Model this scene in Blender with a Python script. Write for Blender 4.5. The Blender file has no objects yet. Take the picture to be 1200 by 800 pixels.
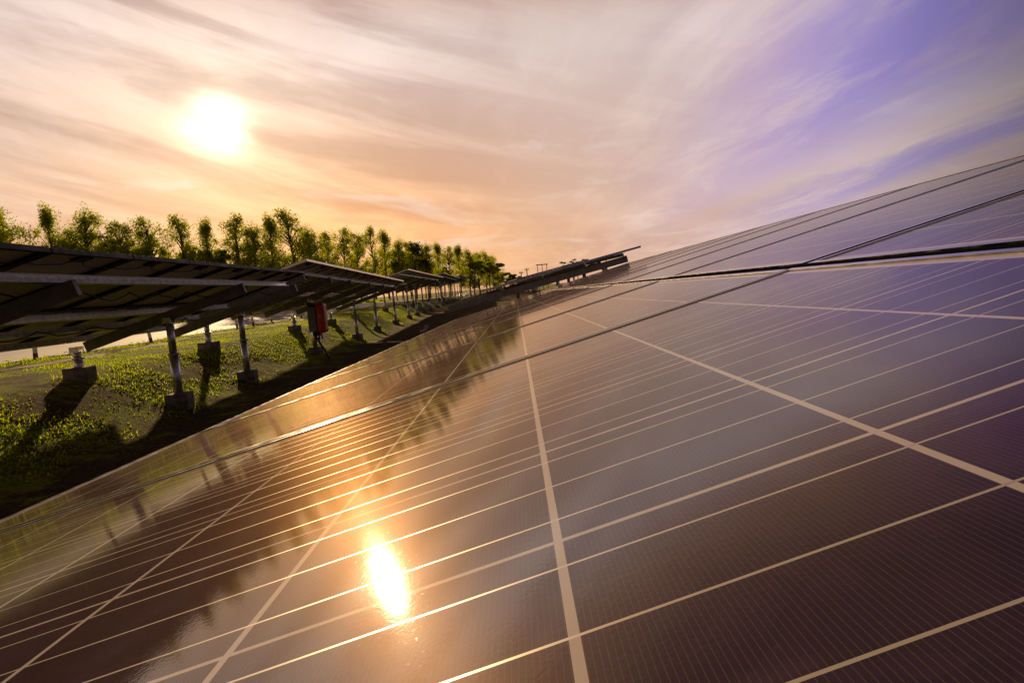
import bpy, math, random
from mathutils import Vector, Matrix, noise
random.seed(7)
R = math.radians
sc = bpy.context.scene
COL = sc.collection

# ------------------------------------------------------------------ helpers
def tag(o, label=None, cat=None, group=None, kind=None):
    if label: o['label'] = label
    if cat: o['category'] = cat
    if group: o['group'] = group
    if kind: o['kind'] = kind
    return o

def empty(name, loc, label, cat, group=None):
    o = bpy.data.objects.new(name, None); COL.objects.link(o)
    o.location = loc; o.empty_display_size = .2
    return tag(o, label, cat, group)

def link(name, me, parent=None, mat=None):
    o = bpy.data.objects.new(name, me); COL.objects.link(o)
    if parent is not None: o.parent = parent
    if mat is not None: o.matrix_local = mat
    return o

class MB:
    """collects verts and faces, then becomes ONE mesh"""
    def __init__(s): s.v = []; s.f = []; s.mi = []; s.sm = []
    def face(s, pts, mi=0, smooth=False):
        b = len(s.v); s.v += [tuple(p) for p in pts]
        s.f.append(tuple(range(b, b + len(pts)))); s.mi.append(mi); s.sm.append(smooth)
    def box(s, c, d, M=None, mi=0):
        b = len(s.v)
        for sx in (-.5, .5):
            for sy in (-.5, .5):
                for sz in (-.5, .5):
                    p = Vector((c[0] + sx * d[0], c[1] + sy * d[1], c[2] + sz * d[2]))
                    if M is not None: p = M @ p
                    s.v.append(tuple(p))
        for q in ((0, 1, 3, 2), (4, 6, 7, 5), (0, 4, 5, 1), (2, 3, 7, 6), (0, 2, 6, 4), (1, 5, 7, 3)):
            s.f.append(tuple(b + i for i in q)); s.mi.append(mi); s.sm.append(False)
    def tube(s, pts, rad, n=10, cap=True, mi=0):
        pts = [Vector(p) for p in pts]
        if not hasattr(rad, '__len__'): rad = [rad] * len(pts)
        b = len(s.v); k = len(pts)
        ref = None
        for i, p in enumerate(pts):
            t = (pts[min(i + 1, k - 1)] - pts[max(i - 1, 0)])
            if t.length < 1e-7: t = Vector((0, 0, 1))
            t.normalize()
            if ref is None:
                ref = Vector((1, 0, 0)) if abs(t.x) < .8 else Vector((0, 1, 0))
            a = (ref - t * ref.dot(t)).normalized(); ref = a; c = t.cross(a)
            for j in range(n):
                q = 2 * math.pi * j / n
                s.v.append(tuple(p + a * (math.cos(q) * rad[i]) + c * (math.sin(q) * rad[i])))
        for i in range(k - 1):
            for j in range(n):
                j2 = (j + 1) % n
                s.f.append((b + i * n + j, b + i * n + j2, b + (i + 1) * n + j2, b + (i + 1) * n + j))
                s.mi.append(mi); s.sm.append(True)
        if cap:
            s.f.append(tuple(b + j for j in reversed(range(n)))); s.mi.append(mi); s.sm.append(False)
            s.f.append(tuple(b + (k - 1) * n + j for j in range(n))); s.mi.append(mi); s.sm.append(False)
    def mesh(s, name, mats):
        me = bpy.data.meshes.new(name)
        me.from_pydata(s.v, [], s.f)
        for m in mats: me.materials.append(m)
        me.polygons.foreach_set('material_index', s.mi)
        me.polygons.foreach_set('use_smooth', s.sm)
        me.update()
        return me

def bevel_mesh(me, w, seg=2):
    import bmesh
    bm = bmesh.new(); bm.from_mesh(me)
    bmesh.ops.remove_doubles(bm, verts=bm.verts, dist=1e-5)
    bmesh.ops.bevel(bm, geom=list(bm.edges), offset=w, segments=seg, affect='EDGES', profile=.6)
    bm.to_mesh(me); bm.free(); return me

# ------------------------------------------------------------------ node helper
class NT:
    def __init__(s, nt): s.nt = nt; s.n = nt.nodes; s.l = nt.links
    def put(s, sock, v):
        if v is None: return
        if hasattr(v, 'is_output') or isinstance(v, bpy.types.NodeSocket): s.l.new(v, sock)
        else: sock.default_value = v
    def node(s, t, **kw):
        n = s.n.new(t)
        for k, v in kw.items(): setattr(n, k, v)
        return n
    def m(s, op, a, b=None, c=None, clamp=False):
        n = s.node('ShaderNodeMath', operation=op, use_clamp=clamp)
        for i, v in enumerate((a, b, c)): s.put(n.inputs[i], v)
        return n.outputs[0]
    def vm(s, op, a, b=None):
        n = s.node('ShaderNodeVectorMath', operation=op)
        s.put(n.inputs[0], a); s.put(n.inputs[1], b)
        return n.outputs['Value'] if op in ('DOT_PRODUCT', 'LENGTH', 'DISTANCE') else n.outputs[0]
    def sep(s, v):
        n = s.node('ShaderNodeSeparateXYZ'); s.put(n.inputs[0], v); return n.outputs
    def comb(s, x, y, z):
        n = s.node('ShaderNodeCombineXYZ')
        for i, v in enumerate((x, y, z)): s.put(n.inputs[i], v)
        return n.outputs[0]
    def noise(s, vec, scale, detail=3., rough=.5, dist=0., out=0):
        n = s.node('ShaderNodeTexNoise'); s.put(n.inputs['Vector'], vec)
        s.put(n.inputs['Scale'], scale); s.put(n.inputs['Detail'], detail)
        s.put(n.inputs['Roughness'], rough); s.put(n.inputs['Distortion'], dist)
        return n.outputs[out]
    def mix(s, f, a, b, blend='MIX'):
        n = s.node('ShaderNodeMix', data_type='RGBA', blend_type=blend)
        s.put(n.inputs[0], f)
        for i, v in ((6, a), (7, b)):
            if isinstance(v, tuple) and len(v) == 3: v = v + (1,)
            s.put(n.inputs[i], v)
        return n.outputs[2]
    def ramp(s, v, lo, hi, a=0., b=1., smooth=True):
        n = s.node('ShaderNodeMapRange', interpolation_type='SMOOTHSTEP' if smooth else 'LINEAR')
        for i, x in enumerate((v, lo, hi, a, b)): s.put(n.inputs[i], x)
        return n.outputs[0]
    def gauss(s, v, c, w):
        t = s.m('DIVIDE', s.m('SUBTRACT', v, c), w)
        return s.m('EXPONENT', s.m('MULTIPLY', s.m('MULTIPLY', t, t), -1.))
    def scale(s, col, k):
        n = s.node('ShaderNodeVectorMath', operation='SCALE')
        s.put(n.inputs[0], col if not isinstance(col, tuple) else col[:3]); s.put(n.inputs['Scale'], k)
        return n.outputs[0]

def material(name):
    m = bpy.data.materials.new(name); m.use_nodes = True
    t = NT(m.node_tree); b = m.node_tree.nodes['Principled BSDF']
    return m, t, b

def simple(name, col, rough=.6, metal=0., var=.25, vs=8., bump=0., bs=40., coat=0.):
    m, t, b = material(name)
    tc = t.node('ShaderNodeTexCoord').outputs['Object']
    n = t.noise(tc, vs, 5., .6)
    dark = tuple(c * (1 - var) for c in col); lite = tuple(min(1, c * (1 + var)) for c in col)
    t.put(b.inputs['Base Color'], t.mix(t.ramp(n, .3, .7), dark, lite))
    t.put(b.inputs['Roughness'], t.ramp(n, .2, .8, max(.05, rough - .1), min(1, rough + .12)))
    b.inputs['Metallic'].default_value = metal
    if coat: b.inputs['Coat Weight'].default_value = coat
    if bump:
        bn = t.node('ShaderNodeBump'); bn.inputs['Strength'].default_value = bump
        bn.inputs['Distance'].default_value = .01
        t.put(bn.inputs['Height'], t.noise(tc, bs, 5., .6)); t.put(b.inputs['Normal'], bn.outputs[0])
    return m

# ------------------------------------------------------------------ materials
SUN_DIR = Vector((-0.3420, 0.9052, 0.2523)).normalized()
PITCH = .158; MX, MY = 1.64, .992       # cell pitch; module long (up the slope) and short (along the row)

def make_glass():
    m, t, b = material('solar_cells_under_glass')
    tc = t.node('ShaderNodeTexCoord').outputs['Object']
    x, y, z = t.sep(tc)[0:3]
    rnd = t.node('ShaderNodeObjectInfo').outputs['Random']
    def dist_line(v, pitch, off=0.):      # distance to the nearest line of a grid
        k = t.m('ADD', t.m('DIVIDE', v, pitch), 50.5 + off)
        return t.m('MULTIPLY', t.m('ABSOLUTE', t.m('SUBTRACT', t.m('FRACT', k), .5)), pitch)
    gx = t.m('LESS_THAN', dist_line(x, PITCH), .0021)
    gy = t.m('LESS_THAN', dist_line(y, PITCH), .0017)
    # busbars: three to a cell, running up the slope
    bus = t.m('LESS_THAN', dist_line(y, PITCH / 3, .5), .00078)
    fing = t.m('LESS_THAN', dist_line(x, .00243), .00013)
    out = t.m('MAXIMUM', t.m('GREATER_THAN', t.m('ABSOLUTE', x), .79), t.m('GREATER_THAN', t.m('ABSOLUTE', y), .474))
    gap = t.m('MAXIMUM', t.m('MAXIMUM', gx, gy), out)
    # a tone of its own for every cell, and crystal mottling
    cid = t.comb(t.m('FLOOR', t.m('ADD', t.m('DIVIDE', x, PITCH), 50.)), t.m('FLOOR', t.m('ADD', t.m('DIVIDE', y, PITCH), 50.)), t.m('MULTIPLY', rnd, 37.))
    wn = t.node('ShaderNodeTexWhiteNoise'); t.put(wn.inputs['Vector'], cid)
    vor = t.node('ShaderNodeTexVoronoi'); t.put(vor.inputs['Vector'], tc); vor.inputs['Scale'].default_value = 70.
    vcol = t.sep(vor.outputs['Color'])[0]
    tone = t.m('ADD', t.m('MULTIPLY', wn.outputs['Value'], .5), t.m('MULTIPLY', vcol, .5))
    cell = t.mix(tone, (.012, .005, .026), (.032, .014, .048))
    cell = t.mix(fing, cell, (.085, .062, .058))
    cell = t.mix(bus, cell, (.62, .56, .48))
    col = t.mix(gap, cell, (.56, .50, .50))
    # dust film on the glass
    dn = t.noise(tc, 2.3, 6., .65); dn2 = t.noise(tc, 260., 3., .7)
    dust = t.m('ADD', t.ramp(dn, .35, .75, .015, .05), t.ramp(dn2, .62, .75, 0., .08))
    # dirt washed down to the lower edge, dried rain runs and a few specks
    low = t.ramp(t.m('ADD', x, t.m('MULTIPLY', dn, .10)), -.80, -.62, .30, 0.)
    runs = t.ramp(t.noise(t.comb(t.m('MULTIPLY', x, 3.), t.m('MULTIPLY', y, 42.), rnd), 1., 3., .6), .56, .74, 0., .055)
    vs = t.node('ShaderNodeTexVoronoi'); t.put(vs.inputs['Vector'], t.vm('ADD', tc, t.comb(rnd, rnd, rnd))); vs.inputs['Scale'].default_value = 17.
    speck = t.m('MULTIPLY', t.m('LESS_THAN', vs.outputs['Distance'], t.m('MULTIPLY', t.sep(vs.outputs['Color'])[1], .045)), t.m('GREATER_THAN', t.sep(vs.outputs['Color'])[0], .90))
    dust = t.m('ADD', t.m('ADD', dust, t.m('MAXIMUM', low, 0.)), t.m('ADD', runs, t.m('MULTIPLY', speck, .55)), clamp=True)
    col = t.mix(dust, col, (.30, .20, .125))
    t.put(b.inputs['Base Color'], col)
    t.put(b.inputs['Metallic'], t.m('MULTIPLY', bus, .35))
    t.put(b.inputs['Roughness'], t.ramp(dn, .3, .7, .30, .38))
    b.inputs['Specular IOR Level'].default_value = .0
    b.inputs['Coat Weight'].default_value = .68
    b.inputs['Coat IOR'].default_value = 2.5
    b.inputs['Sheen Weight'].default_value = .05; b.inputs['Sheen Roughness'].default_value = .24; b.inputs['Sheen Tint'].default_value = (1., .62, .30, 1)  # gold sheen tint, put in for the broad golden glow at grazing angles
    t.put(b.inputs['Coat Roughness'], t.m('ADD', t.ramp(dn, .3, .75, .036, .056), t.ramp(dn2, .6, .75, 0., .05)))
    bn = t.node('ShaderNodeBump'); bn.inputs['Strength'].default_value = .08; bn.inputs['Distance'].default_value = .0003
    t.put(bn.inputs['Height'], t.noise(tc, 420., 2., .5)); t.put(b.inputs['Coat Normal'], bn.outputs[0])
    # dust haze as a wide gold-tinted gloss: the sun's golden glow put into colour
    gl = t.node('ShaderNodeBsdfGlossy'); gl.inputs['Color'].default_value = (1., .60, .27, 1); gl.inputs['Roughness'].default_value = .37
    mx = t.node('ShaderNodeMixShader'); t.put(mx.inputs[0], t.ramp(dn, .3, .75, .013, .020))
    t.l.new(b.outputs[0], mx.inputs[1]); t.l.new(gl.outputs[0], mx.inputs[2])
    t.l.new(mx.outputs[0], m.node_tree.nodes['Material Output'].inputs['Surface'])
    return m

M_glass = make_glass()
M_back = simple('white_backsheet', (.90, .82, .68), .7, var=.05, vs=3)
M_frame = simple('anodised_aluminium', (.44, .42, .40), .18, 1., var=.12, vs=20)
M_darkframe = simple('dark_frame_metal', (.03, .023, .018), .6, .4, var=.2, vs=15)  # darker frame colour, used on one array alone
M_galv = simple('galvanised_steel', (.80, .79, .80), .38, 1., var=.2, vs=14, bump=.1, bs=60)
M_raft = simple('dull_steel_section', (.27, .24, .21), .55, .5, var=.25, vs=6)
M_conc = simple('weathered_concrete', (.21, .175, .135), .95, var=.55, vs=7, bump=.5, bs=35)
M_black = simple('black_plastic', (.015, .014, .015), .5, var=.3)
M_gapshade = simple('gap_shade_black', (.008, .007, .008), 1., var=.2); M_gapshade.node_tree.nodes['Principled BSDF'].inputs['Specular IOR Level'].default_value = 0.  # flat black that stands in for the shade inside the row gap
M_red = simple('red_paint', (.70, .018, .010), .36, var=.12, vs=6, coat=.3)
M_grey = simple('grey_paint', (.22, .23, .24), .5, var=.1)
M_white = simple('white_paint', (.78, .76, .73), .55, var=.1, vs=15)
M_rust = simple('rusty_red_paint', (.20, .045, .03), .7, var=.4, vs=20)
M_bark = simple('pale_bark', (.16, .11, .075), .9, var=.4, vs=5, bump=.6, bs=18)
M_wood = simple('dark_pole', (.07, .055, .045), .9, var=.3)
M_dirt_edge = simple('bare_sandy_soil', (.33, .23, .13), .95, var=.35, vs=4, bump=.6, bs=25)

def leaf_material(name, a, b_, tr):
    m, t, b = material(name)
    geo = t.node('ShaderNodeNewGeometry')
    n = t.noise(geo.outputs['Position'], .9, 3., .6)
    rnd = geo.outputs['Random Per Island']
    f = t.m('ADD', t.m('MULTIPLY', rnd, .55), t.m('MULTIPLY', n, .45), clamp=True)
    col = t.mix(f, a, b_)
    t.put(b.inputs['Base Color'], col); b.inputs['Roughness'].default_value = .55
    b.inputs['Specular IOR Level'].default_value = .12
    trn = t.node('ShaderNodeBsdfTranslucent'); t.put(trn.inputs['Color'], t.mix(1., col, (1.9, 1.9, .3), 'MULTIPLY'))
    mx = t.node('ShaderNodeMixShader'); mx.inputs[0].default_value = tr
    t.l.new(b.outputs[0], mx.inputs[1]); t.l.new(trn.outputs[0], mx.inputs[2])
    t.l.new(mx.outputs[0], m.node_tree.nodes['Material Output'].inputs['Surface'])
    return m
M_leaf = leaf_material('tree_leaves', (.13, .17, .011), (.42, .42, .026), .66)
M_leaf2 = leaf_material('dark_tree_leaves', (.055, .07, .010), (.17, .18, .02), .6)
M_grass = leaf_material('grass_blades', (.14, .24, .008), (.44, .46, .02), .64)

def ground_material():
    m, t, b = material('lawn_and_soil')
    p = t.node('ShaderNodeNewGeometry').outputs['Position']
    n1 = t.noise(p, .55, 6., .62); n2 = t.noise(p, 3.4, 6., .7); n3 = t.noise(p, 22., 4., .7)
    g = t.mix(t.ramp(n3, .3, .7), (.13, .19, .005), (.40, .42, .016))
    soil_shade = t.mix(t.ramp(n3, .3, .7), (.05, .028, .010), (.18, .105, .03))
    f = t.m('ADD', t.m('MULTIPLY', n1, .6), t.m('MULTIPLY', n2, .4))
    px = t.sep(p)[0]
    f = t.m('ADD', f, t.m('MULTIPLY', t.m('MULTIPLY', t.ramp(px, -4.6, -3.0), t.ramp(px, 4., 12., 1., 0.)), .10))  # browner from the left posts inward: the arrays' shade put into the ground colour
    t.put(b.inputs['Base Color'], t.mix(t.ramp(f, .465, .565), g, soil_shade))
    b.inputs['Roughness'].default_value = 1.; b.inputs['Specular IOR Level'].default_value = .1
    bn = t.node('ShaderNodeBump'); bn.inputs['Strength'].default_value = 1.; bn.inputs['Distance'].default_value = .05
    t.put(bn.inputs['Height'], t.m('ADD', n3, t.m('MULTIPLY', n2, 1.5))); t.put(b.inputs['Normal'], bn.outputs[0])
    return m
M_ground = ground_material()

def road_material():
    m, t, b = material('pale_dusty_road')
    p = t.node('ShaderNodeNewGeometry').outputs['Position']
    n = t.noise(p, .8, 6., .65); n3 = t.noise(p, 40., 3., .7)
    c = t.mix(t.ramp(n, .3, .7), (.42, .37, .37), (.56, .50, .49))
    c = t.mix(t.ramp(n3, .45, .7, 0., .35), c, (.28, .24, .23))
    t.put(b.inputs['Base Color'], c); b.inputs['Roughness'].default_value = .75
    return m
M_road = road_material()

# ------------------------------------------------------------------ ground
def sstep(a, b, x):
    t = max(0., min(1., (x - a) / (b - a))); return t * t * (3 - 2 * t)
def gz(x, y):
    z = .15 + .62 * sstep(-3.75, -5.8, x) + .02 * sstep(-6, -9, x) + .22 * sstep(-9.5, -14, x)
    z += .55 * sstep(-14.5, -40, x)
    near = 1 - sstep(60, 160, abs(y))
    wob = noise.noise(Vector((x * .35, y * .35, 0))) * .035 + noise.noise(Vector((x * 1.3, y * 1.3, 5))) * .018
    if -14.2 < x < -8.7: wob *= .15
    return z * near + .35 * (1 - near) + wob * near

def axis(lo, hi, spec):
    out = [lo]
    while out[-1] < hi:
        x = out[-1]; st = spec(x); out.append(min(hi, x + st))
    return out
xs = axis(-900, 900, lambda x: .22 if -15 <= x < 4 else (1. if -40 <= x < 30 else (10 if abs(x) < 200 else 100)))
xs = sorted(set([round(v, 3) for v in xs]))
ys = axis(-60, 2500, lambda y: .3 if 0 <= y < 34 else (.8 if -3 <= y < 80 else (6 if y < 260 else 150)))
g = MB(); nx = len(xs)
for yy in ys:
    for xx in xs: g.v.append((xx, yy, gz(xx, yy)))
for j in range(len(ys) - 1):
    for i in range(nx - 1):
        a = j * nx + i; g.f.append((a, a + 1, a + nx + 1, a + nx)); g.mi.append(0); g.sm.append(True)
ground = link('ground', g.mesh('ground', [M_ground])); tag(ground, kind='structure')

r = MB(); prev = None
def road_edges(y):
    c = 1.1 * sstep(15, 120, y)
    return (-13.6 + 4 * sstep(40, 150, y) + c, -8.88 + .10 * math.sin(y * .9) + .1 * math.sin(y * 2.3) + 4 * sstep(40, 150, y) + c)
for yy in axis(-20, 200, lambda y: .4 if y < 40 else 2.):
    a, b_ = road_edges(yy)
    row = [Vector((a + (b_ - a) * k / 8, yy, gz(a + (b_ - a) * k / 8, yy) + .02)) for k in range(9)]
    if prev:
        for k in range(8): r.face([prev[k], prev[k + 1], row[k + 1], row[k]], smooth=True)
    prev = row
road = link('road', r.mesh('road', [M_road])); tag(road, kind='structure')
# bare sandy strip beside the road
r = MB(); prev = None
for yy in axis(2, 60, lambda y: .3):
    w = .14 + .10 * math.sin(yy * 1.7) + .06 * math.sin(yy * 4.1); x0 = -7.9 + .22 * math.sin(yy * .6)
    row = [Vector((x0 + s * max(.03, w), yy, gz(x0 + s * max(.03, w), yy) + (.028 if s == 0 else .006))) for s in (-1, 0, 1)]
    if prev:
        for k in range(2): r.face([prev[k], prev[k + 1], row[k + 1], row[k]], smooth=True)
    prev = row
path = link('dirt_path', r.mesh('dirt_path', [M_dirt_edge])); tag(path, kind='structure')

# grass and low weeds: one countless mass
gr = MB()
def blade(x, y, h, w, bend):
    z = gz(x, y) - .01; a = random.uniform(0, 6.28)
    dx, dy = math.cos(a) * w, math.sin(a) * w; bx, by = -math.sin(a) * bend, math.cos(a) * bend
    gr.face([(x - dx, y - dy, z), (x + dx, y + dy, z), (x + dx * .7 + bx * .4, y + dy * .7 + by * .4, z + h * .6), (x + bx, y + by, z + h)])
def leafy(x, y, h, s):
    z = gz(x, y)
    for k in range(random.randint(3, 6)):
        a = random.uniform(0, 6.28); q = random.uniform(.3, 1) * s; zz = z + random.uniform(.2, 1.) * h
        c = Vector((x + math.cos(a) * q, y + math.sin(a) * q, zz))
        d = Vector((math.cos(a), math.sin(a), random.uniform(-.3, .5))) * s * .55; e = Vector((-math.sin(a), math.cos(a), random.uniform(-.3, .3))) * s * .3
        gr.face([c - d, c + e, c + d, c - e])
cnt = 0
while cnt < 85000:
    x = random.uniform(-9.1, -.6); y = 3.5 + 36 * random.random() ** 1.5
    n = noise.noise(Vector((x * .55, y * .55, 3))) + .5 * noise.noise(Vector((x * 1.9, y * 1.9, 9)))
    short = random.random() < .4
    if n < random.uniform(-.10, .24) - (.28 if short else 0.) - .05 * sstep(-5.8, -5.2, x) + .95 * sstep(-4.5, -3.1, x): continue  # grass thinned where the ground is browned for shade
    if abs(x + 7.9) < .3 and random.random() < .8: continue
    cnt += 1
    if random.random() < .18 and not short: leafy(x, y, random.uniform(.01, .035), random.uniform(.02, .04))
    else: blade(x, y, random.uniform(.015, .055) * (.55 if short else 1.), random.uniform(.005, .011), random.uniform(.005, .035))
for k in range(3000):   # taller growth along the road edge
    y = 6 + 50 * random.random() ** 1.3
    if noise.noise(Vector((y * .5, 1, 1))) + .3 * noise.noise(Vector((y * 2, 3, 1))) < random.uniform(-.3, .35): continue
    x = road_edges(y)[1] + abs(random.gauss(0, .28)) - .05
    if random.random() < .4: leafy(x, y, random.uniform(.03, .10), random.uniform(.03, .06))
    else: blade(x, y, random.uniform(.04, .13), random.uniform(.005, .012), random.uniform(.02, .1))
for k in range(5000):   # verge beyond the road
    y = 8 + 70 * random.random(); x = road_edges(y)[0] - abs(random.gauss(0, .8))
    blade(x, y, random.uniform(.1, .4), random.uniform(.01, .03), random.uniform(.02, .15))

# ------------------------------------------------------------------ solar modules
def module_meshes():
    FL, FH, PR = .012, .040, .0022      # frame lip, frame depth, height of the lip above the glass
    lam = MB(); hx, hy = MX / 2 - .004, MY / 2 - .004
    T, B = 0., -.0055
    lam.face([(-hx, -hy, T), (hx, -hy, T), (hx, hy, T), (-hx, hy, T)], 0)
    lam.face([(-hx, hy, B), (hx, hy, B), (hx, -hy, B), (-hx, -hy, B)], 1)
    for a, b_ in (((-hx, -hy), (hx, -hy)), ((hx, -hy), (hx, hy)), ((hx, hy), (-hx, hy)), ((-hx, hy), (-hx, -hy))):
        lam.face([(*a, B), (*b_, B), (*b_, T), (*a, T)], 1)
    me_l = lam.mesh('solar_laminate', [M_glass, M_back])
    fr = MB(); X, Y = MX / 2, MY / 2
    zt, zb = PR, PR - FH
    # C-section swept round: outer wall, top lip, inner lip wall, bottom flange
    prof = [(0, zb), (0, zt - .0003), (.0003, zt), (FL - .0006, zt), (FL, zt - .0006), (FL, .0004), (.003, .0004), (.003, zb + .002), (.03, zb + .002), (.03, zb)]
    cs = [(-1, -1), (1, -1), (1, 1), (-1, 1)]
    rings = []
    for sx, sy in cs: rings.append([(sx * (X - d), sy * (Y - d), z) for d, z in prof])
    for k in range(4):
        A, Bq = rings[k], rings[(k + 1) % 4]
        for i in range(len(prof)):
            j = (i + 1) % len(prof)
            fr.face([A[i], Bq[i], Bq[j], A[j]])
    me_f = fr.mesh('module_frame', [M_frame])
    jb = MB(); jb.box((X - .14, 0, -.018), (.11, .14, .024)); 
    jb.tube([(X - .16, .05, -.02), (X - .24, .12, -.034), (X - .3, .3, -.03), (X - .26, .46, -.034)], .004, 6)
    jb.tube([(X - .16, -.05, -.02), (X - .24, -.12, -.034), (X - .3, -.3, -.03), (X - .26, -.46, -.034)], .004, 6)
    me_j = jb.mesh('junction_box', [M_black])
    return me_l, me_f, me_j
ME_LAM, ME_FRAME, ME_JBOX = module_meshes()
ME_DARKFRAME = ME_FRAME.copy(); ME_DARKFRAME.materials.clear(); ME_DARKFRAME.materials.append(M_darkframe)

def axes(tilt, yaw=0., dip=0.):
    """panel frame: X up the slope, Y along the row, Z the panel normal"""
    return Matrix.Rotation(yaw, 3, 'Z') @ Matrix.Rotation(dip, 3, 'X') @ Matrix.Rotation(-tilt, 3, 'Y')

def block_mesh(w, d, h):
    m = MB(); m.box((0, 0, h / 2), (w, d, h)); me = m.mesh('concrete_block', [M_conc]); bevel_mesh(me, .012, 1); return me
ME_BLOCK = block_mesh(.27, .32, .36)

def post_mesh(h):
    m = MB(); rad = .055; k = min(h * .55, .55)
    m.tube([(0, 0, -.05), (0, 0, k)], rad, 14)
    m.tube([(0, 0, k + .001), (0, 0, k + .03)], rad + .011, 14)       # collar
    m.tube([(0, 0, k + .031), (0, 0, h)], rad - .009, 14)
    m.box((rad + .016, 0, k + .015), (.03, .018, .018))                # collar bolt
    m.box((0, 0, h + .004), (.11, .16, .008))                          # head plate
    m.box((0, .066, h + .04), (.10, .008, .07)); m.box((0, -.066, h + .04), (.10, .008, .07))
    return m.mesh('post', [M_galv])

FEET = []
def solar_table(origin, Rm, label, group, ncol, y0, rows=((-.317, 0.),), rafters=(), purlins=(), posts=(), pitch=1.012, xlo=-1.1, xhi=2.1, jbox=True, rlo=None, mscale=1., fmesh=None, strip=False):
    """origin: world position of the panel frame's zero; rows: (x centre, lift) of the module rows;
    posts: (y, x) of the posts in the panel frame"""
    o = Vector(origin)
    P = lambda x, y, z=0.: o + Rm @ Vector((x, y, z))
    mid = P((xlo + xhi) / 2, y0 + ncol * pitch / 2); base = Vector((mid.x, mid.y, gz(mid.x, mid.y)))
    root = empty('solar_array', base, label, 'solar array', group)
    def loc(x, y, z): return Matrix.Translation(P(x, y, z) - base) @ Rm.to_4x4()
    for c in range(ncol):
        for (xc, lift) in rows:
            jit = Matrix.Rotation(random.gauss(0, .0010), 4, 'X') @ Matrix.Rotation(random.gauss(0, .0008), 4, 'Y')
            p = link('solar_panel', ME_LAM, root, loc(xc, y0 + (c + .5) * pitch, lift) @ jit @ Matrix.Diagonal((mscale, 1, 1, 1)))
            link('frame', fmesh or ME_FRAME, p)
            if jbox: link('junction_box', ME_JBOX, p)
    for x in purlins:      # C-section rails along the row
        m = MB(); L = ncol * pitch + .36
        m.box((0, 0, 0), (.004, L, .07)); m.box((.022, 0, .033), (.04, L, .004)); m.box((.022, 0, -.033), (.04, L, .004))
        link('purlin', m.mesh('purlin', [M_galv]), root, loc(x, y0 + ncol * pitch / 2, -.038 - .037))
    if strip:      # matte black strip added in the row gap, standing in for its shade
        m = MB(); m.box((0, 0, 0), (.0294, ncol * pitch - .02, .02))
        link('gap_shade_strip', m.mesh('gap_shade_strip', [M_gapshade]), root, loc(.518, y0 + ncol * pitch / 2, -.0098))
    if jbox:
        for x in (purlins[1] + .05, purlins[3] - .3):
            m = MB(); L = ncol * pitch; yy = y0 + .1; pts = []
            while yy < y0 + L - .1:
                sp = random.uniform(.5, 1.1)
                for k in range(6): pts.append((x + random.gauss(0, .006), yy + sp * k / 6, -.075 - random.uniform(.8, 1.2) * .07 * math.sin(math.pi * k / 6)))
                yy += sp
            m.tube(pts, .007, 6); link('cable', m.mesh('string_cable', [M_black]), root, loc(0, 0, 0))
    for y in rafters:
        m = MB(); lo = xlo + .25 if rlo is None else rlo; hi = xhi - .3; L = hi - lo
        m.box((0, 0, 0), (L, .005, .13)); m.box((0, .03, .063), (L, .056, .005)); m.box((0, .03, -.063), (L, .056, .005))
        for q in (-.5, .5): m.box((q * (L - .01), .03, 0), (.006, .05, .12))
        link('rafter', m.mesh('rafter', [M_raft]), root, loc((lo + hi) / 2, y, -.038 - .072 - .07))
    for (y, x) in posts:
        top = P(x, y, -.038 - .072 - .137); gx, gy = top.x, top.y; gg = gz(gx, gy)
        blk = link('footing', ME_BLOCK, root, Matrix.Translation(Vector((gx, gy, gg - .19)) - base) @ Matrix.Rotation(random.uniform(-.25, .25), 4, 'Z'))
        FEET.append((gx, gy)); zb = gg + .16
        link('post', post_mesh(max(.2, top.z - zb - .03)), root, Matrix.Translation(Vector((gx, gy, zb)) - base))
    return root

TW = ((-.317, 0.), (1.353, .001))       # two portrait rows, the upper one a few millimetres proud
FRONT = 'solar arrays standing in rows on the lawn'
# the array under the camera
RA = Matrix(((.97093, .04494, -.23509), (-.04114, .99893, .02106), (.23579, -.01078, .97175)))
OA = Vector((.023291, .273641, 1.381851))
solar_table(OA, RA, 'big solar array in the foreground, its gridded glass reflecting the sun', FRONT, 13, .316 - .506 - 2 * 1.012,
            TW, rafters=(-1.2, 1.3, 3.8, 6.3, 8.8), purlins=(-.72, .1, .96, 1.75),
            posts=[(y, x) for y in (-1.2, 1.3, 3.8, 6.3, 8.8) for x in (-.35, 1.5)], xlo=-1.137, xhi=2.173, strip=True)

def left_table(hi, tilt, dip, yaw, ncol, y0, label, posts_y, back, rf=None, jb=True, fm=None):
    """hi: world position of the upper edge at the row's start"""
    Rm = axes(R(tilt), R(yaw), R(dip)); ML = 1.345
    o = Vector(hi) - Rm @ Vector((2.72, 0, 0))
    po = [(y, 1.36) for y in posts_y] + back
    solar_table(o, Rm, label, FRONT, ncol, y0, ((ML / 2, 0.), (2.72 - ML / 2, 0.)), rafters=rf or posts_y, purlins=(.28, .78, 1.27, 2.30), posts=po,
                xlo=0., xhi=2.72, jbox=jb, mscale=ML / MX, fmesh=fm)
left_table((-3.0, 0, 2.02), 16.6, 0., 0., 11, -.35, 'nearest array of the left row, seen from below beside the red box',
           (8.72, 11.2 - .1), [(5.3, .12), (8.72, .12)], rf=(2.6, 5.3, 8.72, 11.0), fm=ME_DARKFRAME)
left_table((-3.0, 10.95, 2.235), 16.6, -1.0, 0., 12, 0., 'second array of the left row, raised upper edge just behind the nearest one',
           (4.45, 9.25), [(1.6, .12), (6.95, .12), (11., .12)], rf=(.6, 2.5, 4.45, 6.9, 9.25, 11.5))
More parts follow.
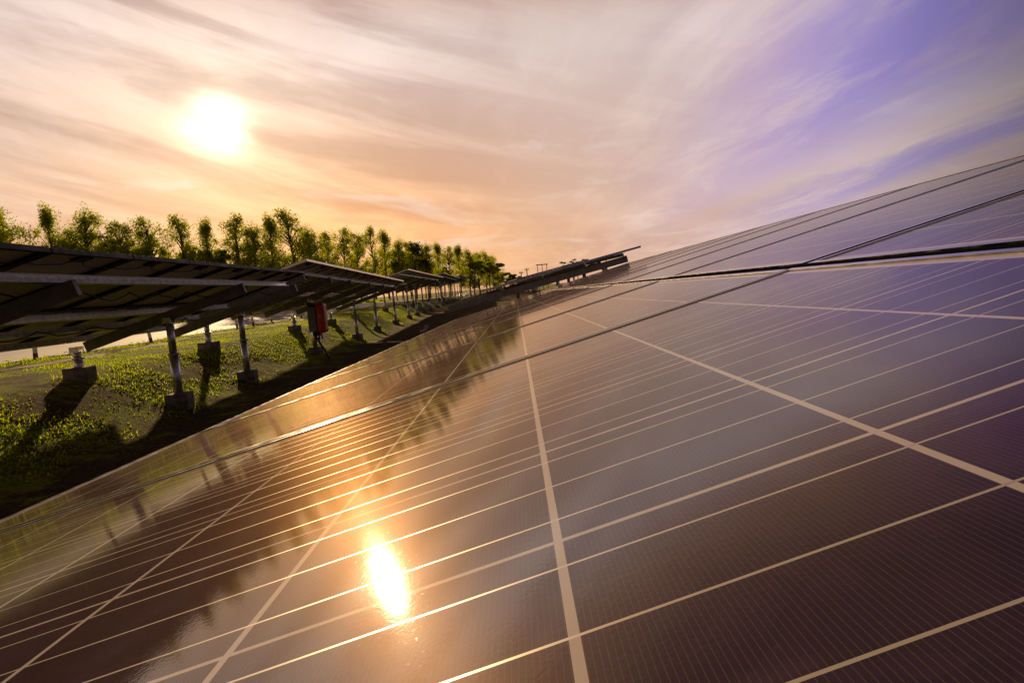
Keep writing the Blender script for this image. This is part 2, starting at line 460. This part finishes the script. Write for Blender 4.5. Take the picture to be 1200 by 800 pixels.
left_table((-3.0, 24.7, 2.50), 15.5, 0.1, 0., 19, 0., 'third array of the left row, standing higher behind the second', (-.9, 3.9, 8.8, 12.6, 16.4), [(1.2, .12), (8.8, .12), (16.4, .12)], jb=False)
left_table((-3.0, 45, 2.87), 15.5, 0.1, 0., 26, 0., 'fourth array of the left row, small and far along the lawn', (1., 7., 13., 19., 25.), [(1., .12), (13., .12), (25., .12)], jb=False)
left_table((-3.0, 75, 3.37), 15.5, 0.2, 0., 30, 0., 'fifth array of the left row, a thin bright edge near the tree row end', (1., 8., 15., 22., 29.), [(1., .12), (15., .12), (29., .12)], jb=False)
left_table((-3.0, 119, 4.10), 15.5, 0.3, 0., 30, 0., 'last array of the left row, a tiny sliver at the far end', (1., 8., 15., 22., 29.), [], jb=False)
# more arrays beyond the near one
RB = axes(R(11.2))
solar_table(Vector((3.12, 12.2, 2.115)) - RB @ Vector((2.173, 0, 0)), RB, 'dark array seen edge-on just behind the foreground array, upper end against the sky', FRONT, 12, 0.,
            TW, rafters=(.12, 3., 6., 9.), purlins=(-.72, .1, .96, 1.75), posts=[(.3, -.1), (.3, 1.4), (3., -.3), (3., 1.4), (6., 1.4), (9., 1.4)], xlo=-1.137, xhi=2.173, rlo=-1.85)
RC = axes(R(10.8))
solar_table(Vector((4.54, 27., 2.45)) - RC @ Vector((2.173, 0, 0)), RC, 'far dark array peeking over the edge-on one below the flat-topped tree', FRONT, 12, 0.,
            TW, rafters=(.12, 3., 6.), purlins=(-.72, .1, .96, 1.75), posts=[(.12, -.3), (.12, 1.4), (6., 1.4)], xlo=-1.137, xhi=2.173, jbox=False)

# ------------------------------------------------------------------ red and grey inverter on a post
bx = empty('inverter_box', (-4.11, 15.33, .75), 'red and grey electrical box hanging on a post under the arrays', 'inverter')
m = MB(); m.box((-.075, 0, .31), (.17, .26, .54)); me = m.mesh('box_body', [M_grey]); bevel_mesh(me, .012, 2); link('body', me, bx)
m = MB(); m.box((.105, 0, .33), (.18, .29, .66)); me = m.mesh('red_cover', [M_red]); bevel_mesh(me, .075, 5)
cov = link('cover', me, bx); cov['label'] = 'bright red rounded cover'
m = MB(); m.box((.105, -.1465, .37), (.022, .002, .05)); lb = link('sticker', m.mesh('white_sticker', [M_white]), cov)
m = MB(); m.box((-.07, 0, .61), (.15, .2, .055)); m.box((-.17, .05, .55), (.03, .05, .3)); link('bracket', m.mesh('bracket', [M_black]), bx)
m = MB(); m.box((-.02, 0, -.01), (.16, .16, .09)); 
for q in (-.06, 0, .06): m.tube([(q, 0, -.05), (q + .01, 0, -.14)], .016, 8)
link('cable_gland', m.mesh('cable_gland', [M_black]), bx)
m = MB()
bx.scale = (1.1, 1.1, 1.1); zg = (gz(-3.85, 15.) - .75) / 1.1
m.tube([(-.02, 0, -.1), (.0, -.02, -.2), (.08, -.1, -.3), (.17, -.2, -.42), (.2, -.25, zg + .05), (.28, -.4, zg)], .022, 8)
link('cable', m.mesh('black_cable', [M_black]), bx)

# small white pipe bend lying on the ground
pz = gz(-2.25, 21.6)
pp = empty('pipe_bend', (-2.25, 21.6, pz), 'small white pipe bend on the dark grass beside the foreground array', 'pipe')
m = MB(); m.tube([(-.16, 0, .04), (-.05, 0, .05), (.03, 0, .10), (.06, 0, .17), (.05, 0, .22)], .055, 12); link('bend', m.mesh('pipe_bend', [M_white]), pp)
m = MB(); m.tube([(.053, 0, .205), (.048, 0, .25)], .066, 12); link('socket', m.mesh('pipe_socket', [M_white]), pp)

# ------------------------------------------------------------------ road marker posts
def marker():
    o = empty('marker_post', (0, 0, 0), 'x', 'marker post', 'marker posts along the road edge')
    m = MB(); m.box((0, 0, .03), (.058, .058, .22)); link('foot', m.mesh('marker_foot', [M_rust]), o)
    m = MB(); m.box((0, 0, .25), (.055, .055, .22)); me = m.mesh('marker_shaft', [M_white]); link('shaft', me, o)
    m = MB(); m.box((0, 0, .415), (.058, .058, .09)); me = m.mesh('marker_cap', [M_black]); bevel_mesh(me, .006, 1); link('cap', me, o)
    return o
def copy_thing(o):
    c = o.copy(); COL.objects.link(c)
    for ch in o.children:
        d = ch.copy(); COL.objects.link(d); d.parent = c
        for g2 in ch.children:
            e = g2.copy(); COL.objects.link(e); e.parent = d
    return c
mk = marker(); NTH = ['first', 'second', 'third', 'fourth', 'fifth', 'sixth', 'seventh', 'eighth', 'ninth', 'tenth', 'eleventh', 'twelfth',
                      'thirteenth', 'fourteenth', 'fifteenth', 'sixteenth', 'seventeenth', 'eighteenth', 'nineteenth', 'twentieth']
MKY = [13.0, 16.6, 18.4, 22.0, 23.9, 26.0, 29.5]
for i, y in enumerate(MKY):
    o = mk if i == 0 else copy_thing(mk)
    x = road_edges(y)[1] + .22
    o.location = (x, y, gz(x, y)); o.rotation_euler = (random.gauss(0, .03), random.gauss(0, .04), random.uniform(-.3, .3))
    o['label'] = 'black-topped white marker post at the road edge, ' + ('nearest one' if i == 0 else NTH[i] + ' from the near end')

# ------------------------------------------------------------------ trees
def tree_meshes(seed, h, slim, nclump, leaves, mat, flat=False, lsz=.17):
    rd = random.Random(seed)
    tr = MB(); lean = (rd.uniform(-.03, .03) * h, rd.uniform(-.03, .03) * h)
    def trunk_pt(f): return Vector((lean[0] * f * f + .06 * math.sin(f * 5 + seed), lean[1] * f * f + .06 * math.cos(f * 4 + seed), h * f))
    fs = [0, .1, .25, .4, .55, .7, .85, .97]
    tr.tube([trunk_pt(f) for f in fs], [.014 * h * (1 - f) ** .8 + .012 for f in fs], 8)
    lf = MB()
    for k in range(nclump):
        f = (.20 + .80 * rd.random() ** .9) if not flat else rd.uniform(.7, 1.)
        env = slim * h * (math.sin(math.pi * min(1, (f - .06) / .98)) ** .75 if not flat else 1.)
        a = rd.uniform(0, 6.28); rr = env * rd.uniform(.15, 1.)
        base = trunk_pt(max(.15, f - rd.uniform(.08, .16)))
        c = trunk_pt(f) + Vector((math.cos(a) * rr, math.sin(a) * rr, rd.uniform(-.02, .03) * h))
        tr.tube([base, base.lerp(c, .5) + Vector((0, 0, .015 * h)), c], [.004 * h + .008, .003 * h + .005, .008], 5, cap=False)
        cr = rd.uniform(.28, .64) * (h / 8.); asp = rd.uniform(1., 1.7) if not flat else .5
        for q in range(leaves):
            u = Vector((rd.gauss(0, 1), rd.gauss(0, 1), rd.gauss(0, 1))); u.normalize(); u *= cr * rd.random() ** .45
            u.z *= asp; p = c + u; s = lsz * rd.uniform(.6, 1.3)
            d = Vector((rd.gauss(0, 1), rd.gauss(0, 1), rd.gauss(0, 1) - .6)).normalized() * s
            e = d.cross(Vector((rd.gauss(0, 1), rd.gauss(0, 1), rd.gauss(0, 1)))).normalized() * s * .38
            lf.face([p - d, p + e - d * .1, p + d, p - e - d * .1])
    return tr.mesh('tree_trunk', [M_bark]), lf.mesh('tree_crown', [mat])
KINDS = [tree_meshes(11, 8., .15, 60, 112, M_leaf, lsz=.10), tree_meshes(12, 8., .24, 74, 112, M_leaf, lsz=.10), tree_meshes(13, 8., .21, 68, 112, M_leaf, lsz=.10),
         tree_meshes(14, 8., .18, 50, 96, M_leaf, lsz=.10), tree_meshes(15, 8., .22, 80, 100, M_leaf2, lsz=.13), tree_meshes(16, 8., .27, 92, 112, M_leaf, lsz=.10)]
FLAT = tree_meshes(21, 8., .42, 40, 50, M_leaf2, True, .22)
def plant_tree(kind, x, y, top, label, group=None, wide=1., name='roadside_tree'):
    z = gz(x, y); s = (top - z) / 8.
    o = empty(name, (x, y, z - .05), label, 'tree', group)
    o.rotation_euler.z = random.uniform(0, 6.28); o.scale = (s * wide, s * wide, s)
    tr, cr = kind
    link('trunk', tr, o); link('crown', cr, o)
    return o
# (azimuth in degrees from the row direction, elevation of the top, distance, kind, width, look)
TR = [(-35.3, 8.1, 44, 5, .95, 'full rounded tree cut by the left edge'),
      (-32.4, 7.80, 46, 0, .8, 'slim open tree standing alone, first whole one of the row'),
      (-30.3, 7.70, 47, 5, .95, 'full-crowned tree just right of the slim open one'),
      (-28.3, 7.00, 49, 1, 1.05, 'leafy tree of middle height, third whole one of the row'),
      (-26.4, 7.10, 51, 2, 1.1, 'leafy upright tree, fourth whole one of the row'),
      (-24.2, 7.30, 53, 3, 1.1, 'thin gappy tree, fifth whole one of the row'),
      (-22.6, 6.80, 55, 0, 1.0, 'thin tree left of the bright gap below the sun'),
      (-20.6, 7.20, 57, 3, 1.2, 'spiky tree right of the bright gap below the sun'),
      (-19.2, 6.40, 58, 5, 1.3, 'broad dense tree, first right of the bright gap'),
      (-17.9, 7.00, 60, 0, 1.0, 'slim tree between two broad crowns'),
      (-16.2, 7.55, 62, 3, 1.5, 'tallest and most open crown in mid-row, sprays of leaves above the others'),
      (-15.1, 6.10, 64, 5, 1.15, 'dense tree under the tallest open crown'),
      (-13.6, 5.80, 68, 1, .9, 'first tree right of the tallest open crown'),
      (-12.3, 5.90, 72, 2, 1., 'second tree right of the tallest open crown'),
      (-11.2, 5.60, 76, 1, 1., 'third tree right of the tallest open crown'),
      (-9.9, 5.90, 80, 3, 1.1, 'thin pointed tree, fourth right of the tallest open crown'),
      (-8.8, 5.45, 84, 0, 1.1, 'narrow tree, fifth right of the tallest open crown'),
      (-7.6, 4.75, 88, 5, 1.2, 'rounded bright green crown, sixth right of the tallest open crown'),
      (-6.4, 4.65, 93, 4, 1.3, 'broad dark crown, seventh right of the tallest open crown'),
      (-5.2, 4.25, 98, 5, 1.1, 'eighth tree right of the tallest open crown'),
      (-4.2, 4.15, 103, 0, 1.1, 'narrow spire tree, ninth right of the tallest open crown'),
      (-3.3, 3.85, 108, 2, 1.1, 'tenth tree right of the tallest open crown'),
      (-2.4, 3.85, 114, 0, 1.3, 'small spire tree before the dense end of the row'),
      (-1.5, 3.55, 120, 5, 1.1, 'first tree of the dense clump ending the row'),
      (-.7, 3.25, 127, 1, 1.3, 'second tree of the dense clump ending the row'),
      (.0, 3.25, 134, 5, 1.1, 'third tree of the dense clump ending the row'),
      (.6, 2.85, 140, 1, 1.2, 'last tree of the dense clump ending the row')]
for az, el, d, k, w, lab in TR:
    x, y = d * math.sin(R(az)), d * math.cos(R(az))
    plant_tree(KINDS[k], x, y, 1.5 + d * math.tan(R(el)), lab, 'trees in a row beyond the road', w)
# low bushes between the trunks in the far half of the row
bush = tree_meshes(31, 3., .35, 26, 60, M_leaf, True, .15)
k = 0
for az, el, d, w in sorted([(-31.2, 5.9, 48, 1.1), (-23.3, 5.2, 55, 1.2), (-21.7, 4.9, 56, 1.1), (-29.3, 5.9, 50, 1.4), (-27.4, 5.4, 52, 1.3), (-25.4, 5.0, 54, 1.2), (-20.3, 3.6, 60, 1.2), (-18.6, 3.9, 62, 1.4), (-17.2, 3.4, 63, 1.2), (-15.6, 3.7, 66, 1.4), (-14.2, 3.2, 70, 1.3), (-10.6, 2.6, 80, 1.3), (-8.1, 3.1, 86, 1.5),
                     (-6.9, 3.4, 92, 1.6), (-5.6, 3.0, 98, 1.6), (-3.9, 2.3, 106, 1.5), (-1.1, 2.6, 120, 2.), (.3, 2.4, 132, 2.), (1.5, 1.5, 142, 2.2), (2.1, .9, 150, 2.)]):
    x, y = d * math.sin(R(az)), d * math.cos(R(az)); z = gz(x, y); s = (1.5 + d * math.tan(R(el)) - z) / 3.
    o = empty('bush', (x, y, z - .2), 'leafy bush under the tree row, %s from its left end' % NTH[k], 'bush', 'bushes under the tree row')
    o.rotation_euler.z = k * 1.3; o.scale = (s * w * .6, s * w * .6, s); k += 1
    link('stem', bush[0], o); link('crown', bush[1], o)
# lone trees and poles on the far side
plant_tree(FLAT, 17.4, 118, 5.6, 'flat-topped dark tree standing above the edge-on arrays', wide=1.5, name='flat_topped_tree')
plant_tree(KINDS[4], 5.6, 122, 3.9, 'small round dark tree on the horizon left of the poles', wide=2.2, name='small_tree')
plant_tree(KINDS[5], 3.4, 150, 4.2, 'low dark tree closing the end of the row at the horizon', wide=2.0, name='small_tree')
def pole(x, y, top, label):
    z = gz(x, y); o = empty('utility_pole', (x, y, z), label, 'pole', 'poles on the horizon')
    h = top - z
    m = MB(); m.tube([(0, 0, -.2), (0, 0, h)], [.12, .08], 8); link('shaft', m.mesh('pole_shaft', [M_wood]), o)
    m = MB(); m.box((0, 0, h - .25), (.8, .1, .1)); link('crossarm', m.mesh('crossarm', [M_wood]), o)
    for q in (-.33, 0, .33):
        m = MB(); m.tube([(q, 0, h - .19), (q, 0, h + .1)], .05, 6); link('insulator', m.mesh('insulator', [M_white]), o)
pole(6.75, 120, 4.2, 'left and thicker of two utility poles on the horizon')
pole(7.95, 121, 4.8, 'right and taller of two utility poles on the horizon')
# gantry: three legs under a top bar
gx_, gy_ = 10.9, 120.; g0 = gz(gx_, gy_)
o = empty('gantry', (gx_, gy_, g0), 'dark gantry with a long top bar on the horizon, right of the poles', 'gantry')
m = MB(); m.box((0, 0, 5.0), (2.3, .2, .16)); link('top_bar', m.mesh('top_bar', [M_wood]), o)
for q in (-.9, 0., .9):
    m = MB(); m.tube([(q, 0, -.2), (q, 0, 4.92)], .06, 6); link('leg', m.mesh('gantry_leg', [M_wood]), o)

# weeds growing against the footings
for fx, fy in FEET:
    if fx < -3.9 and fy < 40:
        for k in range(70):
            a = random.uniform(0, 6.28); q = random.uniform(.17, .30)
            if random.random() < .3: leafy(fx + q * math.cos(a), fy + q * math.sin(a), random.uniform(.02, .07), .03)
            else: blade(fx + q * math.cos(a), fy + q * math.sin(a), random.uniform(.04, .14), .006, .03)
go = link('grass', gr.mesh('grass', [M_grass])); tag(go, 'yellow green grass and low weeds on the lawn under the panels', 'grass', kind='stuff')

# ------------------------------------------------------------------ sky
w = bpy.data.worlds.new('World'); sc.world = w; w.use_nodes = True
t = NT(w.node_tree); t.n.clear()
D = t.vm('NORMALIZE', t.node('ShaderNodeTexCoord').outputs['Generated'])
dx, dy, dz = t.sep(D)[0:3]
def angle_to(v): return t.m('MULTIPLY', t.m('ARCCOSINE', t.vm('DOT_PRODUCT', D, tuple(v))), 57.29578)
ang = angle_to(SUN_DIR)
el = t.m('MULTIPLY', t.m('ARCSINE', dz), 57.29578)
az = t.m('MULTIPLY', t.m('ARCTAN2', dx, dy), 57.29578)
zz = t.m('ADD', t.m('MAXIMUM', dz, 0.), .07)
u = t.m('DIVIDE', dx, zz); v = t.m('DIVIDE', dy, zz)
wv = t.noise(t.comb(t.m('MULTIPLY', u, .5), t.m('MULTIPLY', v, .3), 2.), 1., 3., .5)
wu = t.m('ADD', u, t.m('MULTIPLY', t.m('SUBTRACT', wv, .5), 1.3))
n1 = t.noise(t.comb(t.m('MULTIPLY', wu, .95), t.m('MULTIPLY', v, .22), .3), 1., 6., .58)
n2 = t.noise(t.comb(t.m('MULTIPLY', wu, 3.2), t.m('MULTIPLY', v, .62), 7.), 1., 9., .66, .25)
n3 = t.noise(t.comb(t.m('MULTIPLY', u, 1.1), t.m('MULTIPLY', v, .9), 4.), 1., 6., .6, 1.)
streak = t.m('ADD', t.m('MULTIPLY', n1, .64), t.m('MULTIPLY', n2, .36))
# veil of thin cloud: peach at the horizon, paler and pinker higher up
veil = t.mix(t.ramp(el, 0., 13.), (.88, .50, .29), (.84, .60, .48))
veil = t.mix(t.ramp(el, 10., 24.), veil, (.93, .78, .74))
veil = t.mix(t.ramp(az, -2., 30., 0., .75), veil, (.78, .63, .62))
# warm orange band under the sun
org = t.m('MULTIPLY', t.gauss(az, -14., 16.), t.gauss(el, 5., 7.5))
veil = t.mix(t.m('MULTIPLY', org, .85), veil, (1.24, .56, .18))
# darker undersides of the streaks
shade = t.ramp(streak, .40, .58)
veil = t.mix(t.m('MULTIPLY', shade, t.ramp(az, -40., 20., .35, .3)), veil, t.mix(1., veil, (.60, .48, .46), 'MULTIPLY'))
hb = t.noise(t.comb(t.m('MULTIPLY', az, .032), t.m('ADD', t.m('MULTIPLY', el, .21), t.m('MULTIPLY', az, .045)), 1.7), 1., 7., .58, .4)
veil = t.mix(t.m('MULTIPLY', t.ramp(hb, .44, .62), t.ramp(az, -14., 12., .75, .15)), veil, t.mix(1., veil, (.56, .46, .46), 'MULTIPLY'))
lite = t.ramp(n3, .5, .72)
veil = t.mix(t.m('MULTIPLY', lite, .35), veil, (.95, .80, .72))
# gaps of lilac and blue sky to the right
gap = t.m('MAXIMUM', t.m('MULTIPLY', t.gauss(t.m('ADD', u, t.m('MULTIPLY', t.m('SUBTRACT', streak, .5), 3.0)), 1.62, .60), .95),
          t.m('MULTIPLY', t.gauss(t.m('ADD', u, t.m('MULTIPLY', t.m('SUBTRACT', streak, .5), 2.4)), 3.0, .42), .7))
gap = t.m('MULTIPLY', gap, t.ramp(az, 9., 32.)); gap = t.m('MULTIPLY', gap, t.ramp(streak, .36, .50, .45, 1.))
far = t.ramp(az, 40., 85.)                      # clearer sky away from the sun
gap = t.m('MAXIMUM', gap, t.m('MULTIPLY', far, t.ramp(streak, .42, .60, 1., .4)))
bluec = t.mix(t.ramp(az, 16., 40.), (.56, .38, .60), (.30, .24, .66))
veil = t.mix(gap, veil, bluec)
# the sky dims towards the side opposite the sun
high = t.ramp(el, 20., 29.)
tint = t.mix(t.ramp(az, 18., 38.), (.88, .56, .38), (.52, .34, .72))
veil = t.mix(high, veil, t.mix(1., veil, tint, 'MULTIPLY'))
veil = t.scale(veil, t.m('MULTIPLY', t.m('MULTIPLY', t.ramp(ang, 42., 85., 1., .45), t.ramp(az, 30., 50., 1., .42)), t.ramp(el, 19., 36., 1., .13)))
# light scattered by the cloud round the sun
gang = t.m('ADD', ang, t.m('MULTIPLY', t.m('SUBTRACT', hb, .47), 3.))
glow = t.m('MULTIPLY', t.m('EXPONENT', t.m('MULTIPLY', t.m('POWER', t.m('DIVIDE', t.m('MAXIMUM', gang, 0.), 1.95), 2.2), -1.)), 2.)
glow2 = t.m('MULTIPLY', t.m('EXPONENT', t.m('DIVIDE', ang, -5.)), t.ramp(hb, .38, .6, .46, .12))
add = t.vm('ADD', t.scale((1., .86, .62), glow), t.scale((1., .62, .27), glow2))
cloud = t.vm('ADD', veil, add)
sky = t.node('ShaderNodeTexSky', sky_type='NISHITA', sun_disc=False, sun_elevation=math.asin(SUN_DIR.z), sun_rotation=math.atan2(SUN_DIR.x, SUN_DIR.y), dust_density=3.)
bg1 = t.node('ShaderNodeBackground'); t.l.new(sky.outputs[0], bg1.inputs[0]); bg1.inputs[1].default_value = .05
bg2 = t.node('ShaderNodeBackground'); t.l.new(cloud, bg2.inputs[0]); bg2.inputs[1].default_value = 1.
mx = t.node('ShaderNodeMixShader'); mx.inputs[0].default_value = .9
t.l.new(bg1.outputs[0], mx.inputs[1]); t.l.new(bg2.outputs[0], mx.inputs[2])
ow = t.node('ShaderNodeOutputWorld'); t.l.new(mx.outputs[0], ow.inputs[0])

sun = bpy.data.lights.new('sun', 'SUN'); sun.energy = 4.2; sun.angle = R(.7); sun.color = (1., .70, .36)
so = bpy.data.objects.new('sun', sun); COL.objects.link(so)
so.rotation_euler = SUN_DIR.to_track_quat('Z', 'Y').to_euler(); so.location = SUN_DIR * 50

# ------------------------------------------------------------------ camera
cam = bpy.data.cameras.new('camera'); co = bpy.data.objects.new('camera', cam); COL.objects.link(co)
r0 = Vector((.990772, -.111688, -.076794)); r1 = Vector((-.086516, -.084972, -.99262)); r2 = Vector((.104339, .990104, -.093851))
Mx = Matrix((r0, -r1, -r2)).transposed().to_4x4(); Mx.translation = (0, 0, 1.5)
co.matrix_world = Mx
cam.sensor_fit = 'HORIZONTAL'; cam.sensor_width = 36.; cam.lens = 722.43 / 1200 * 36
cam.shift_x = -52.49 / 1200; cam.clip_start = .01; cam.clip_end = 6000
sc.camera = co
sc.render.engine = 'CYCLES'
sc.view_settings.view_transform = 'Standard'; sc.view_settings.look = 'None'
sc.view_settings.exposure = 0.; sc.view_settings.gamma = 1.; sc.view_settings.use_curve_mapping = False
